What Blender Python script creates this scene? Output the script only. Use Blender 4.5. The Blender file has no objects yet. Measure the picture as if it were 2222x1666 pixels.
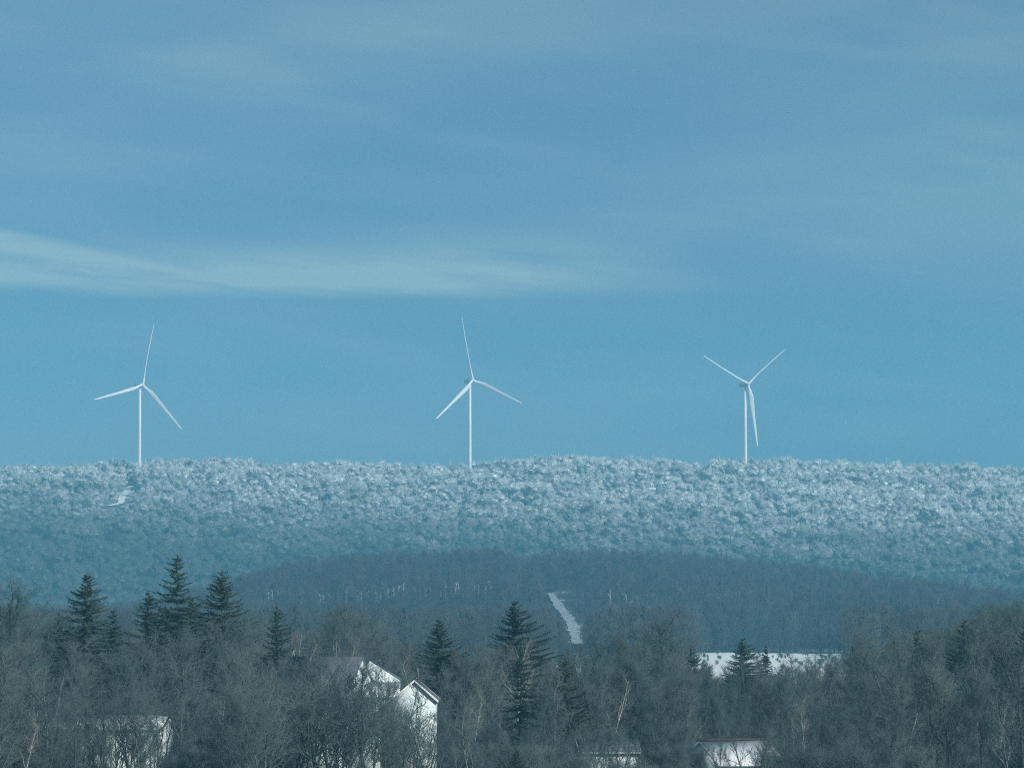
import bpy, math, random
import numpy as np

rng = np.random.default_rng(11)
random.seed(11)
S = bpy.context.scene
COL = S.collection
R = math.radians

# ------------------------------------------------------------------ camera geometry
CAM_Z = 15.0
F = 7407.0                     # focal length in photo pixels (2222 wide) = 120 mm on 36 mm
CX, CY = 1111.0, 833.0
PITCH = math.atan(517.0 / F)
cp, sp = math.cos(PITCH), math.sin(PITCH)

def elev(py):
    return math.tan(PITCH + math.atan((CY - py) / F))

def at(px, py, Y):
    """world point seen at photo pixel (px, py) at distance Y"""
    z = Y * elev(py)
    dep = Y * cp + z * sp
    return (px - CX) / F * dep, Y, CAM_Z + z

# ------------------------------------------------------------------ helpers
def tag(o, label=None, cat=None, group=None, kind=None):
    if label: o['label'] = label
    if cat: o['category'] = cat
    if group: o['group'] = group
    if kind: o['kind'] = kind
    return o

def empty(name, loc=(0, 0, 0), rz=0.0):
    o = bpy.data.objects.new(name, None)
    COL.objects.link(o)
    o.location = loc
    o.rotation_euler = (0, 0, rz)
    o.empty_display_size = 0.5
    return o

def mesh_np(name, verts, faces_by_n, smooth=False):
    """verts (n,3); faces_by_n list of int arrays (m,k)"""
    me = bpy.data.meshes.new(name)
    verts = np.asarray(verts, np.float32)
    me.vertices.add(len(verts))
    me.vertices.foreach_set('co', verts.ravel())
    loops = np.concatenate([f.ravel() for f in faces_by_n]).astype(np.int32)
    tot = np.concatenate([np.full(len(f), f.shape[1]) for f in faces_by_n]).astype(np.int32)
    start = np.concatenate([[0], np.cumsum(tot)[:-1]]).astype(np.int32)
    me.loops.add(len(loops))
    me.loops.foreach_set('vertex_index', loops)
    me.polygons.add(len(tot))
    me.polygons.foreach_set('loop_start', start)
    me.polygons.foreach_set('loop_total', tot)
    if smooth:
        me.polygons.foreach_set('use_smooth', np.ones(len(tot), bool))
    me.update(calc_edges=True)
    return me

def link(name, me, mat, parent=None):
    o = bpy.data.objects.new(name, me)
    COL.objects.link(o)
    if mat is not None and not me.materials:
        me.materials.append(mat)
    if parent is not None:
        o.parent = parent
    return o

def segs_mesh(name, P0, P1, R0, R1, n=3):
    """tapered prisms for many segments at once"""
    P0 = np.asarray(P0, float); P1 = np.asarray(P1, float)
    R0 = np.asarray(R0, float); R1 = np.asarray(R1, float)
    d = P1 - P0
    L = np.linalg.norm(d, axis=1, keepdims=True); L[L < 1e-6] = 1e-6
    d = d / L
    ref = np.where(np.abs(d[:, 2:3]) > 0.8, np.array([[1.0, 0, 0]]), np.array([[0, 0, 1.0]]))
    u = np.cross(d, ref); u /= np.linalg.norm(u, axis=1, keepdims=True)
    v = np.cross(d, u)
    m = len(P0)
    V = np.zeros((m, 2 * n, 3))
    for k in range(n):
        a = 2 * math.pi * k / n + 0.4
        o = u * math.cos(a) + v * math.sin(a)
        V[:, k] = P0 + o * R0[:, None]
        V[:, n + k] = P1 + o * R1[:, None]
    base = (np.arange(m) * 2 * n)[:, None]
    F4 = []
    for k in range(n):
        k2 = (k + 1) % n
        F4.append(base + np.array([[k, k2, n + k2, n + k]]))
    F4 = np.stack(F4, 1).reshape(-1, 4)
    fs = [F4]
    if n == 3:
        fs.append(base + np.array([[3, 4, 5]]))
    return mesh_np(name, V.reshape(-1, 3), fs)

def lathe(name, prof, n=20, axis='z', smooth=True):
    """prof list of (r, h); closed caps"""
    V, Fq = [], []
    for r, h in prof:
        for k in range(n):
            a = 2 * math.pi * k / n
            p = (r * math.cos(a), r * math.sin(a), h)
            if axis == 'y':
                p = (p[0], p[2], p[1])
            V.append(p)
    for i in range(len(prof) - 1):
        for k in range(n):
            k2 = (k + 1) % n
            Fq.append((i * n + k, i * n + k2, (i + 1) * n + k2, (i + 1) * n + k))
    fl = [np.array(Fq), np.array([list(range(n))[::-1]]), np.array([[(len(prof) - 1) * n + k for k in range(n)]])]
    return mesh_np(name, V, fl, smooth)

def poly_prism(name, pts, x0, x1):
    """polygon (y,z) extruded along x"""
    n = len(pts)
    V = [(x0, y, z) for y, z in pts] + [(x1, y, z) for y, z in pts]
    f4 = [(k, (k + 1) % n, n + (k + 1) % n, n + k) for k in range(n)]
    return mesh_np(name, V, [np.array(f4), np.array([list(range(n))[::-1]]), np.array([[n + k for k in range(n)]])])

def join_raw(name, meshes):
    V, F4, off = [], {}, 0
    for me in meshes:
        for v in me.vertices: V.append(tuple(v.co))
        for p in me.polygons:
            F4.setdefault(len(p.vertices), []).append([off + i for i in p.vertices])
        off += len(me.vertices)
        bpy.data.meshes.remove(me)
    return mesh_np(name, V, [np.array(f) for f in F4.values()])

# ------------------------------------------------------------------ materials
def new_mat(name, rough=0.85, spec=0.2):
    m = bpy.data.materials.new(name)
    m.use_nodes = True
    nt = m.node_tree
    b = nt.nodes['Principled BSDF']
    b.inputs['Roughness'].default_value = rough
    b.inputs['Specular IOR Level'].default_value = spec
    return m, nt, b

def N(nt, t, **kw):
    n = nt.nodes.new(t)
    for k, v in kw.items(): setattr(n, k, v)
    return n

def math_n(nt, op, a, b=None, c=None, clamp=False):
    n = nt.nodes.new('ShaderNodeMath'); n.operation = op; n.use_clamp = clamp
    for i, x in enumerate((a, b, c)):
        if x is None: continue
        if isinstance(x, (int, float)): n.inputs[i].default_value = x
        else: nt.links.new(x, n.inputs[i])
    return n.outputs[0]

def sstep(nt, x, lo, hi):
    n = nt.nodes.new('ShaderNodeMapRange'); n.interpolation_type = 'SMOOTHSTEP'
    nt.links.new(x, n.inputs[0])
    n.inputs[1].default_value = lo; n.inputs[2].default_value = hi
    return n.outputs[0]

def mixc(nt, fac, a, b):
    n = nt.nodes.new('ShaderNodeMix'); n.data_type = 'RGBA'
    if isinstance(fac, (int, float)): n.inputs[0].default_value = fac
    else: nt.links.new(fac, n.inputs[0])
    for i, x in ((6, a), (7, b)):
        if isinstance(x, tuple): n.inputs[i].default_value = (*x, 1)
        else: nt.links.new(x, n.inputs[i])
    return n.outputs[2]

def noise(nt, scale, detail=3, vec=None, rough=0.5):
    n = nt.nodes.new('ShaderNodeTexNoise')
    n.inputs['Scale'].default_value = scale
    n.inputs['Detail'].default_value = detail
    n.inputs['Roughness'].default_value = rough
    if vec is not None: nt.links.new(vec, n.inputs['Vector'])
    return n.outputs[0]

def var_mat(name, c1, c2, scale=0.6, rough=0.9, obj_random=0.5, spec=0.15):
    m, nt, b = new_mat(name, rough, spec)
    g = N(nt, 'ShaderNodeNewGeometry')
    nz = noise(nt, scale, 3, g.outputs['Position'])
    oi = N(nt, 'ShaderNodeObjectInfo')
    f = math_n(nt, 'ADD', math_n(nt, 'MULTIPLY', oi.outputs['Random'], obj_random),
               math_n(nt, 'MULTIPLY', nz, 1.0 - obj_random))
    nt.links.new(mixc(nt, sstep(nt, f, 0.25, 0.75), c1, c2), b.inputs['Base Color'])
    return m

M = {}
M['bark'] = var_mat('grey_bark', (0.045, 0.066, 0.066), (0.15, 0.18, 0.172), 0.9)
M['twig'] = var_mat('bare_twigs', (0.056, 0.094, 0.098), (0.108, 0.146, 0.144), 0.25)
M['birch'] = var_mat('pale_birch_bark', (0.10, 0.125, 0.12), (0.62, 0.66, 0.64), 1.1, obj_random=0.0)
M['birch_twig'] = var_mat('birch_twigs', (0.12, 0.14, 0.13), (0.18, 0.195, 0.18), 0.4)
M['far_birch'] = var_mat('white_birch_bark', (0.55, 0.58, 0.57), (0.75, 0.77, 0.75), 2.0, obj_random=0.3)
M['needle'] = var_mat('spruce_needles', (0.026, 0.050, 0.044), (0.055, 0.085, 0.070), 0.7)
M['spruce_bark'] = var_mat('spruce_bark', (0.05, 0.045, 0.04), (0.09, 0.08, 0.07), 1.5)
M['wood_far'] = var_mat('unfrosted_woodland', (0.036, 0.040, 0.050), (0.080, 0.080, 0.090), 0.012, obj_random=0.45)
M['turbine'] = var_mat('turbine_white_paint', (0.78, 0.80, 0.80), (0.82, 0.83, 0.82), 0.05, rough=0.45, spec=0.4)
M['nacelle'] = var_mat('nacelle_grey_paint', (0.45, 0.48, 0.50), (0.52, 0.54, 0.55), 0.3, rough=0.5, spec=0.4)
M['siding'] = var_mat('white_siding', (0.70, 0.80, 0.79), (0.78, 0.88, 0.87), 0.8, obj_random=0.0)
M['roof_grey'] = var_mat('grey_roof_shingles', (0.12, 0.145, 0.165), (0.17, 0.195, 0.215), 1.3, obj_random=0.0)
M['roof_red'] = var_mat('dark_red_roof', (0.075, 0.050, 0.048), (0.12, 0.075, 0.07), 1.3, obj_random=0.0)
M['trim'] = var_mat('white_trim', (0.74, 0.77, 0.75), (0.82, 0.83, 0.81), 3.0, obj_random=0.0)
M['pipe'] = var_mat('rusty_flue', (0.30, 0.22, 0.20), (0.40, 0.33, 0.31), 3.0, obj_random=0.0)
M['brushy_snow'] = var_mat('snow_with_brush', (0.13, 0.15, 0.165), (0.52, 0.60, 0.64), 0.45, obj_random=0.0)
M['snow'] = var_mat('snow', (0.74, 0.79, 0.80), (0.83, 0.86, 0.86), 0.4, obj_random=0.0)

# frost on the ridge forest: heavy near the top, none near the foot of the ridge
def frost_mat():
    m, nt, b = new_mat('rime_frosted_twigs', 0.9, 0.1)
    g = N(nt, 'ShaderNodeNewGeometry')
    sx = N(nt, 'ShaderNodeSeparateXYZ'); nt.links.new(g.outputs['Position'], sx.inputs[0])
    big = noise(nt, 0.018, 5, g.outputs['Position'])
    z = math_n(nt, 'ADD', sx.outputs['Z'], math_n(nt, 'MULTIPLY', math_n(nt, 'SUBTRACT', big, 0.5), 70.0))
    # rime line rises towards the left end of the ridge
    z = math_n(nt, 'ADD', z, math_n(nt, 'MULTIPLY', sx.outputs['X'], 0.045))
    f = sstep(nt, z, 58.0, 146.0)
    oi = N(nt, 'ShaderNodeObjectInfo')
    f = math_n(nt, 'MULTIPLY', f, math_n(nt, 'ADD', math_n(nt, 'MULTIPLY', oi.outputs['Random'], 0.5), 0.5))
    small = noise(nt, 0.22, 3, g.outputs['Position'])
    f = math_n(nt, 'MULTIPLY', f, math_n(nt, 'ADD', math_n(nt, 'MULTIPLY', sstep(nt, small, 0.3, 0.6), 0.6), 0.4))
    # rime and snow sit on the upper side of the boughs
    sn = N(nt, 'ShaderNodeSeparateXYZ'); nt.links.new(g.outputs['Normal'], sn.inputs[0])
    f = math_n(nt, 'MULTIPLY', f, math_n(nt, 'ADD', math_n(nt, 'MULTIPLY', sstep(nt, sn.outputs['Z'], -0.5, 0.5), 0.6), 0.4))
    f = math_n(nt, 'ADD', math_n(nt, 'MULTIPLY', f, 0.97), 0.03)
    nt.links.new(mixc(nt, f, (0.07, 0.08, 0.09), (0.86, 0.92, 0.93)), b.inputs['Base Color'])
    return m
M['frost'] = frost_mat()

def ground_mat():
    m, nt, b = new_mat('snow_and_leaf_litter', 0.9, 0.1)
    g = N(nt, 'ShaderNodeNewGeometry')
    sx = N(nt, 'ShaderNodeSeparateXYZ'); nt.links.new(g.outputs['Position'], sx.inputs[0])
    n1 = noise(nt, 0.12, 5, g.outputs['Position'], 0.6)
    n2 = noise(nt, 1.3, 3, g.outputs['Position'])
    # patchy snow in the woodland, whole snow on the open field behind it
    field = sstep(nt, sx.outputs['Y'], 640, 760)
    thr = math_n(nt, 'ADD', n1, math_n(nt, 'MULTIPLY', field, 0.45))
    f = sstep(nt, math_n(nt, 'ADD', thr, math_n(nt, 'MULTIPLY', n2, 0.15)), 0.60, 0.68)
    litter = mixc(nt, n2, (0.045, 0.05, 0.042), (0.10, 0.10, 0.08))
    nt.links.new(mixc(nt, f, litter, (0.86, 0.89, 0.84)), b.inputs['Base Color'])
    return m
M['ground'] = ground_mat()

def hill_mat(name, snow_lo, snow_hi):
    m, nt, b = new_mat(name, 0.9, 0.1)
    g = N(nt, 'ShaderNodeNewGeometry')
    n1 = noise(nt, 0.03, 5, g.outputs['Position'], 0.65)
    nt.links.new(mixc(nt, sstep(nt, n1, snow_lo, snow_hi), (0.07, 0.07, 0.07), (0.74, 0.78, 0.79)), b.inputs['Base Color'])
    return m
M['hill'] = hill_mat('woodland_floor_thin_snow', 0.5, 0.75)
M['ridge'] = hill_mat('ridge_floor_snow', 0.35, 0.65)

# ------------------------------------------------------------------ terrain
def interp(tab, x):
    xs, ys = zip(*tab)
    return np.interp(x, xs, ys)

def valley(y):
    """ground height of the sheet along the view"""
    y = np.asarray(y, float)
    bank = 13.4 * (1 - np.clip((y - 24) / 90.0, 0, 1) ** 1.0)
    bank = np.where(y < 24, 13.4, 13.4 * (0.5 + 0.5 * np.cos(np.pi * np.clip((y - 24) / 96.0, 0, 1))))
    rise = 3.0 * np.clip((y - 450) / 850.0, 0, 1)
    return bank + rise

def und(x, y, s, seed):
    r = np.random.default_rng(seed)
    h = 0
    for k in range(7):
        a = r.uniform(0, 2 * math.pi); f = (0.6 + 0.35 * k) / s
        h = h + np.sin((x * math.cos(a) + y * math.sin(a)) * f * 2 * math.pi + r.uniform(0, 6.28)) / (1 + 0.5 * k)
    return h / 2.5

HILL_SKY = [(-900, 1345), (-400, 1340), (0, 1334), (300, 1322), (450, 1288), (560, 1247), (640, 1223), (740, 1209), (820, 1202),
            (950, 1197), (1060, 1190), (1105, 1198), (1140, 1214), (1180, 1197), (1250, 1193), (1400, 1198), (1500, 1203),
            (1700, 1223), (1850, 1246), (2000, 1263), (2150, 1284), (2300, 1308), (2600, 1335), (3200, 1345)]
RIDGE_SKY = [(-900, 1030), (-300, 1016), (0, 1011), (150, 1009), (300, 1000), (450, 996), (600, 1004), (750, 1004), (900, 1011),
             (1000, 1012), (1080, 1004), (1150, 996), (1250, 991), (1350, 996), (1500, 999), (1650, 999), (1800, 1004),
             (1950, 1006), (2100, 1011), (2222, 1021), (2500, 1034), (3200, 1060)]
HY0, HYC, HY1 = 1330.0, 2000.0, 2420.0
RY0, RYC, RY1 = 2380.0, 3320.0, 4480.0
vel = np.vectorize(elev)

def hill_h(x, y):
    x = np.asarray(x, float); y = np.asarray(y, float)
    px = CX + x / HYC * F
    zc = CAM_Z + vel(interp(HILL_SKY, px)) * HYC - 15.0
    t = np.clip((y - HY0) / (HYC - HY0), 0, 1)
    up = 0.55 * t + 0.45 * t * t * (3 - 2 * t)
    t2 = np.clip((y - HYC) / (HY1 - HYC), 0, 1)
    prof = np.where(y < HYC, up, 1 - 1.06 * t2 * t2 * (3 - 2 * t2))
    z0 = 1.9
    amp = np.clip(t * 4, 0, 1) * np.clip((1 - t) * 4, 0, 1)
    return z0 + (zc - z0) * prof + amp * und(x, y, 260, 3) * 1.6

def ridge_h(x, y):
    x = np.asarray(x, float); y = np.asarray(y, float)
    px = CX + x / RYC * F
    zc = CAM_Z + vel(interp(RIDGE_SKY, px)) * RYC - 19.5
    t = np.clip((y - RY0) / (RYC - RY0), 0, 1)
    up = 0.72 * t + 0.28 * t * t * (3 - 2 * t)
    t2 = np.clip((y - RYC) / (RY1 - RYC), 0, 1)
    prof = np.where(y < RYC, up, 1 - 0.6 * t2 * t2)
    amp = np.clip(t * 5, 0, 1) * np.clip((1 - t) * 5, 0, 1)
    return 1.9 + (zc - 1.9) * prof + amp * und(x, y, 330, 8) * 7.0

def grid(name, xs, ys, hf, mat):
    X, Y = np.meshgrid(xs, ys)
    Z = hf(X, Y)
    V = np.stack([X, Y, Z], -1).reshape(-1, 3)
    nx, ny = len(xs), len(ys)
    i = np.arange(ny - 1)[:, None] * nx + np.arange(nx - 1)[None]
    Fq = np.stack([i, i + 1, i + nx + 1, i + nx], -1).reshape(-1, 4)
    return link(name, mesh_np(name, V, [Fq], True), mat)

gy = np.concatenate([np.arange(-40, 24, 8), np.arange(24, 130, 4), np.arange(130, 1400, 18), np.arange(1400, 4521, 60)])
g = grid('ground', np.arange(-1440, 1441, 24.0), gy, lambda x, y: valley(y) + 0 * x + 0.35 * und(x, y, 90, 5) * np.clip((y - 150) / 100, 0, 1), M['ground'])
tag(g, 'valley floor with patchy snow under the trees and a white open field', 'ground', kind='structure')
h = grid('hill', np.arange(-1430, 1431, 13.0), np.arange(HY0, HY1 + 1, 12.0), hill_h, M['hill'])
tag(h, 'low dark wooded hill in front of the frosted ridge', 'hill', kind='structure')
r = grid('ridge', np.arange(-1430, 1431, 13.0), np.arange(RY0, RY1 + 1, 15.0), ridge_h, M['ridge'])
tag(r, 'long flat topped ridge carrying the wind turbines', 'ridge', kind='structure')

# snow covered tracks cut through the woods
def on_terrain(px, py, hf, y0, y1, lift=0.0):
    """where the ray through a pixel meets the terrain"""
    for Y in np.arange(y0, y1, 4.0):
        x, _, z = at(px, py, Y)
        if float(hf(x, Y)) + lift >= z:
            return x, Y
    return at(px, py, y1)[0], y1

def ribbon(name, pts, width, hf, mat, lift=0.45):
    pts = np.array(pts, float)
    t = np.linspace(0, len(pts) - 1, 60)
    cx = np.interp(t, range(len(pts)), pts[:, 0]); cy = np.interp(t, range(len(pts)), pts[:, 1])
    dx, dy = np.gradient(cx), np.gradient(cy)
    L = np.hypot(dx, dy); nx, ny = -dy / L, dx / L
    V = []
    m = 5
    for i in range(60):
        w = width * (1 + 0.10 * math.sin(i * 0.5) + 0.05 * math.sin(i * 1.3)) * (0.55 + 0.45 * min(1.0, (59 - i) / 25.0))
        wa, wb = w * rng.uniform(.8, 1.25), w * rng.uniform(.8, 1.25)
        for k in range(m):
            s = (k / (m - 1) - 0.5)
            s *= wa if s < 0 else wb
            x, y = cx[i] + nx[i] * s, cy[i] + ny[i] * s
            V.append((x, y, float(hf(x, y)) + lift))
    i = np.arange(59)[:, None] * m + np.arange(m - 1)[None]
    Fq = np.stack([i, i + 1, i + m + 1, i + m], -1).reshape(-1, 4)
    return link(name, mesh_np(name, V, [Fq], True), mat), np.stack([cx, cy], 1)

track_hill_pts = [on_terrain(1257, 1400, hill_h, 1335, 2000), on_terrain(1247, 1372, hill_h, 1335, 2000),
                  on_terrain(1232, 1340, hill_h, 1335, 2000), on_terrain(1205, 1305, hill_h, 1335, 2000),
                  on_terrain(1194, 1287, hill_h, 1335, 2000)]
o, TRACK1 = ribbon('path', track_hill_pts, 5.0, hill_h, M['brushy_snow'])
tag(o, 'white snowy clearing running up the dark wooded hill', 'path', kind='structure')
tr2 = [on_terrain(*q, ridge_h, 2500, 3300) for q in ((287, 1054), (279, 1062), (269, 1074), (262, 1092), (238, 1098))]
o, TRACK2 = ribbon('path', tr2, 6.5, ridge_h, M['snow'])
tag(o, 'pale snowy track climbing the ridge to the left turbine', 'path', kind='structure')

# ------------------------------------------------------------------ far woods (stuff, geometry nodes)
_ico = None
def lump_mesh(lumps, r):
    global _ico
    if _ico is None:
        import bmesh
        bm = bmesh.new(); bmesh.ops.create_icosphere(bm, subdivisions=3, radius=1.0)
        bm.verts.ensure_lookup_table()
        _ico = (np.array([v.co[:] for v in bm.verts]), np.array([[v.index for v in f.verts] for f in bm.faces]))
        bm.free()
    v0, f0 = _ico
    V, Fs = [], []
    for i, (c, d, br) in enumerate(lumps):
        # flattened ragged clump lying across its bough
        ph = r.uniform(0, 6.28, (6, 1)); dr = r.normal(0, 1, (6, 3)) * np.array([[1.6], [2.2], [3], [4.2], [6], [8]])
        lo = sum(np.sin(v0 @ dr[j:j + 1].T + ph[j]) * (.16, .13, .1, .08, .07, .06)[j] for j in range(6))
        q = v0 * (br * (1.0 + lo + r.uniform(-.10, .10, (len(v0), 1))))
        h = (q @ d)[:, None]
        q = q + d * h * .5
        q[:, 2] *= .72
        V.append(q + c); Fs.append(f0 + i * len(v0))
    return mesh_np('lumps', np.concatenate(V), [np.concatenate(Fs)])

def crown_variant(name, seed, H, W, n, r0, mat, kind):
    r = np.random.default_rng(seed)
    P0, P1, R0, R1 = [], [], [], []
    lumps = []
    # stem and a few limbs
    P0.append((0, 0, -0.6)); P1.append((r.normal(0, .2), r.normal(0, .2), H * 0.75)); R0.append(0.16); R1.append(0.05)
    if kind == 'frost':
        # rounded crown made of tufts: clusters of upswept frosted sprays
        ncl = 11
        for c in range(ncl):
            a = 2.4 * c + r.uniform(-.6, .6); zz = r.uniform(0.32, 0.88)
            rad = W * 0.5 * math.sqrt(max(0.03, 1 - ((zz - 0.45) / 0.56) ** 2)) * r.uniform(0.35, 0.85)
            c0 = np.array([rad * math.cos(a), rad * math.sin(a), H * zz])
            base = np.array([0, 0, H * (zz * 0.6)])
            P0.append(base); P1.append(c0); R0.append(0.09); R1.append(0.05)
            out = np.array([math.cos(a), math.sin(a), 0.6]); out /= np.linalg.norm(out)
            br = W * r.uniform(.075, .15)
            lumps.append((c0, out, br))
            for k in range(n // ncl):
                d = out * r.uniform(0, .8) + r.normal(0, 0.6, 3)
                d /= np.linalg.norm(d)
                t2 = d + r.normal(0, .5, 3); t2 /= np.linalg.norm(t2)
                t2 = d * .6 + out * .5 + r.normal(0, .45, 3); t2 /= np.linalg.norm(t2)
                L = r.uniform(.7, 2.3)
                q = c0 + d * br * r.uniform(.5, 1.1)
                P0.append(q); P1.append(q + t2 * L); R0.append(r0 * r.uniform(.7, 1.3)); R1.append(r0 * .3)
    else:
        for k in range(n):
            a = r.uniform(0, 2 * math.pi); t = r.uniform(0.15, 1.0) ** 0.8
            rad = W * 0.5 * r.uniform(0.15, 1.0) * math.sqrt(max(0.04, 1 - ((t - 0.55) / 0.5) ** 2))
            q = np.array([rad * math.cos(a), rad * math.sin(a), H * t])
            d = np.array([math.cos(a) * .5, math.sin(a) * .5, 1.0]) + r.normal(0, .35, 3)
            d /= np.linalg.norm(d); L = r.uniform(1.0, 2.4)
            P0.append(q - d * L * .6); P1.append(q + d * L * .4); R0.append(r0 * r.uniform(.7, 1.3)); R1.append(r0 * .25)
    me = segs_mesh(name, P0, P1, R0, R1, 3)
    if lumps: me = join_raw(name, [me, lump_mesh(lumps, r)])
    me.materials.append(mat)
    ob = bpy.data.objects.new(name, me)
    return ob

def conifer_variant(name, seed, H, W, n, r0, mat):
    r = np.random.default_rng(seed)
    P0, P1, R0, R1 = [(0, 0, -.6)], [(0, 0, H)], [0.18], [0.03]
    for k in range(n):
        t = r.uniform(0.1, 1); a = r.uniform(0, 6.283)
        L = W * .5 * (1 - t) ** .8 * r.uniform(.6, 1.05) + .2
        P0.append((0, 0, H * t)); P1.append((L * math.cos(a), L * math.sin(a), H * t - L * .25)); R0.append(r0 * 1.3); R1.append(r0 * .6)
    me = segs_mesh(name, P0, P1, R0, R1, 3); me.materials.append(mat)
    return bpy.data.objects.new(name, me)

def scatter(name, pts, variants, mat, smin, smax, seed):
    r = np.random.default_rng(seed)
    me = bpy.data.meshes.new(name)
    n = len(pts)
    me.vertices.add(n)
    me.vertices.foreach_set('co', np.asarray(pts, np.float32).ravel())
    a = me.attributes.new('rotz', 'FLOAT', 'POINT'); a.data.foreach_set('value', r.uniform(0, 6.283, n).astype(np.float32))
    a = me.attributes.new('scl', 'FLOAT', 'POINT'); a.data.foreach_set('value', (smin + (smax - smin) * r.random(n) ** 1.4).astype(np.float32))
    a = me.attributes.new('pick', 'INT', 'POINT'); a.data.foreach_set('value', r.integers(0, len(variants), n).astype(np.int32))
    ob = bpy.data.objects.new(name, me); COL.objects.link(ob)
    me.materials.append(mat)
    c = bpy.data.collections.new(name + '_sources')
    for v in variants: c.objects.link(v)
    ng = bpy.data.node_groups.new(name + '_nodes', 'GeometryNodeTree')
    ng.interface.new_socket('Geometry', in_out='INPUT', socket_type='NodeSocketGeometry')
    ng.interface.new_socket('Geometry', in_out='OUTPUT', socket_type='NodeSocketGeometry')
    nn, ll = ng.nodes.new, ng.links.new
    gi, go = nn('NodeGroupInput'), nn('NodeGroupOutput')
    ci = nn('GeometryNodeCollectionInfo'); ci.inputs['Collection'].default_value = c
    ci.inputs['Separate Children'].default_value = True; ci.inputs['Reset Children'].default_value = True
    ip = nn('GeometryNodeInstanceOnPoints'); ip.inputs['Pick Instance'].default_value = True
    def attr(nm, dt):
        q = nn('GeometryNodeInputNamedAttribute'); q.data_type = dt; q.inputs['Name'].default_value = nm
        return q.outputs['Attribute']
    cx = nn('ShaderNodeCombineXYZ'); ll(attr('rotz', 'FLOAT'), cx.inputs['Z'])
    er = nn('FunctionNodeEulerToRotation'); ll(cx.outputs[0], er.inputs[0])
    ll(gi.outputs[0], ip.inputs['Points']); ll(ci.outputs[0], ip.inputs['Instance'])
    ll(attr('pick', 'INT'), ip.inputs['Instance Index']); ll(er.outputs[0], ip.inputs['Rotation'])
    ll(attr('scl', 'FLOAT'), ip.inputs['Scale']); ll(ip.outputs[0], go.inputs[0])
    md = ob.modifiers.new('scatter', 'NODES'); md.node_group = ng
    return ob

def open_view(pts, hf, track, half, H, lo):
    """scale for trees standing between the camera and a cleared track: only scrub there"""
    sc = np.full(len(pts), 9.0)
    tx, ty = track[:, 0], track[:, 1]
    tz = hf(tx, ty)
    tpx = tx / ty; tel = (tz - CAM_Z) / ty
    for i in range(len(pts)):
        x, y, z = pts[i]
        m = (np.abs(tpx - x / y) < half / y) & (ty > y - 3)
        if not m.any(): continue
        need = tel[m].min() * y + CAM_Z - z
        sc[i] = max(need / H, 0.0)
    return sc

def jitter_grid(x0, x1, y0, y1, s, seed):
    r = np.random.default_rng(seed)
    X, Y = np.meshgrid(np.arange(x0, x1, s), np.arange(y0, y1, s))
    X = X + r.uniform(-.55, .55, X.shape) * s; Y = Y + r.uniform(-.55, .55, Y.shape) * s
    return X.ravel(), Y.ravel()

def away(X, Y, line, dist):
    d = np.full(len(X), 1e9)
    for x, y in line[::2]:
        d = np.minimum(d, (X - x) ** 2 + (Y - y) ** 2)
    return d > dist * dist

# turbine places first: the trees leave their bases free
TURB = [(304, 309, 836, 3290.0), (1020, 1025, 826, 3295.0), (1617, 1623, 834, 3300.0)]
def turb_xy(i):
    px, hx, hy, Y = TURB[i]
    x, _, z = at(px, hy, Y)
    return x, Y, z

X, Y = jitter_grid(-720, 720, 2400, 3430, 9.0, 21)
keep = np.abs(X) < Y * 0.152 + 130
keep &= away(X, Y, TRACK2, 6.0)
for i in range(3):
    tx, ty, _ = turb_xy(i)
    keep &= np.hypot(X - tx, (Y - ty)) > 4
X, Y = X[keep], Y[keep]
pts = np.stack([X, Y, ridge_h(X, Y)], 1)
fv = [crown_variant('frosted_crown_%d' % k, 100 + k, 13.0 + (k % 3), 11.5 - (k % 2) * 2.5, 1300, 0.085, M['frost'], 'frost') for k in range(6)]
fv.append(conifer_variant('frosted_spire', 140, 14.0, 5.6, 170, 0.16, M['frost']))
sc2 = open_view(pts, ridge_h, TRACK2, 7.0, 17.0, 0)
pts = pts[sc2 > .35]; sc2 = sc2[sc2 > .35]
o = scatter('frosted_forest', pts, fv, M['frost'], 0.6, 1.9, 5)
def shrink(o, f):
    a = o.data.attributes['scl'].data; v = np.zeros(len(a), np.float32); a.foreach_get('value', v)
    a.foreach_set('value', np.minimum(v, f).astype(np.float32))
shrink(o, sc2)
tag(o, 'mass of rime frosted trees covering the far ridge under the turbines', 'forest', kind='stuff')

X, Y = jitter_grid(-700, 700, 980, 2440, 5.4, 33)
px = CX + X / Y * F
keep = (np.abs(X) < Y * 0.152 + 110) & away(X, Y, TRACK1, 3.2)
keep &= ~((Y < 1340) & (px > 1505) & (px < 1835))
# small opening below the row of birches
BIRCH_Y = 1660.0
keep &= ~((px > 565) & (px < 1075) & (Y > BIRCH_Y - 95) & (Y < BIRCH_Y - 1))
X, Y = X[keep], Y[keep]
pts = np.stack([X, Y, np.where(Y < HY0, valley(Y), np.where(Y < HY1, hill_h(X, Y), 2))], 1)
bv = [crown_variant('bare_crown_%d' % k, 200 + k, 12.5 + (k % 3), 6.6, 170, 0.085, M['wood_far'], 'bare') for k in range(6)]
sc1 = open_view(pts, hill_h, TRACK1, 3.6, 13.5, 0)
pts = pts[sc1 > .45]; sc1 = sc1[sc1 > .45]
bv.append(conifer_variant('dark_spire', 240, 14.0, 5.0, 140, 0.14, M['wood_far']))
o = scatter('bare_forest', pts, bv, M['wood_far'], 0.6, 1.3, 6)
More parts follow.
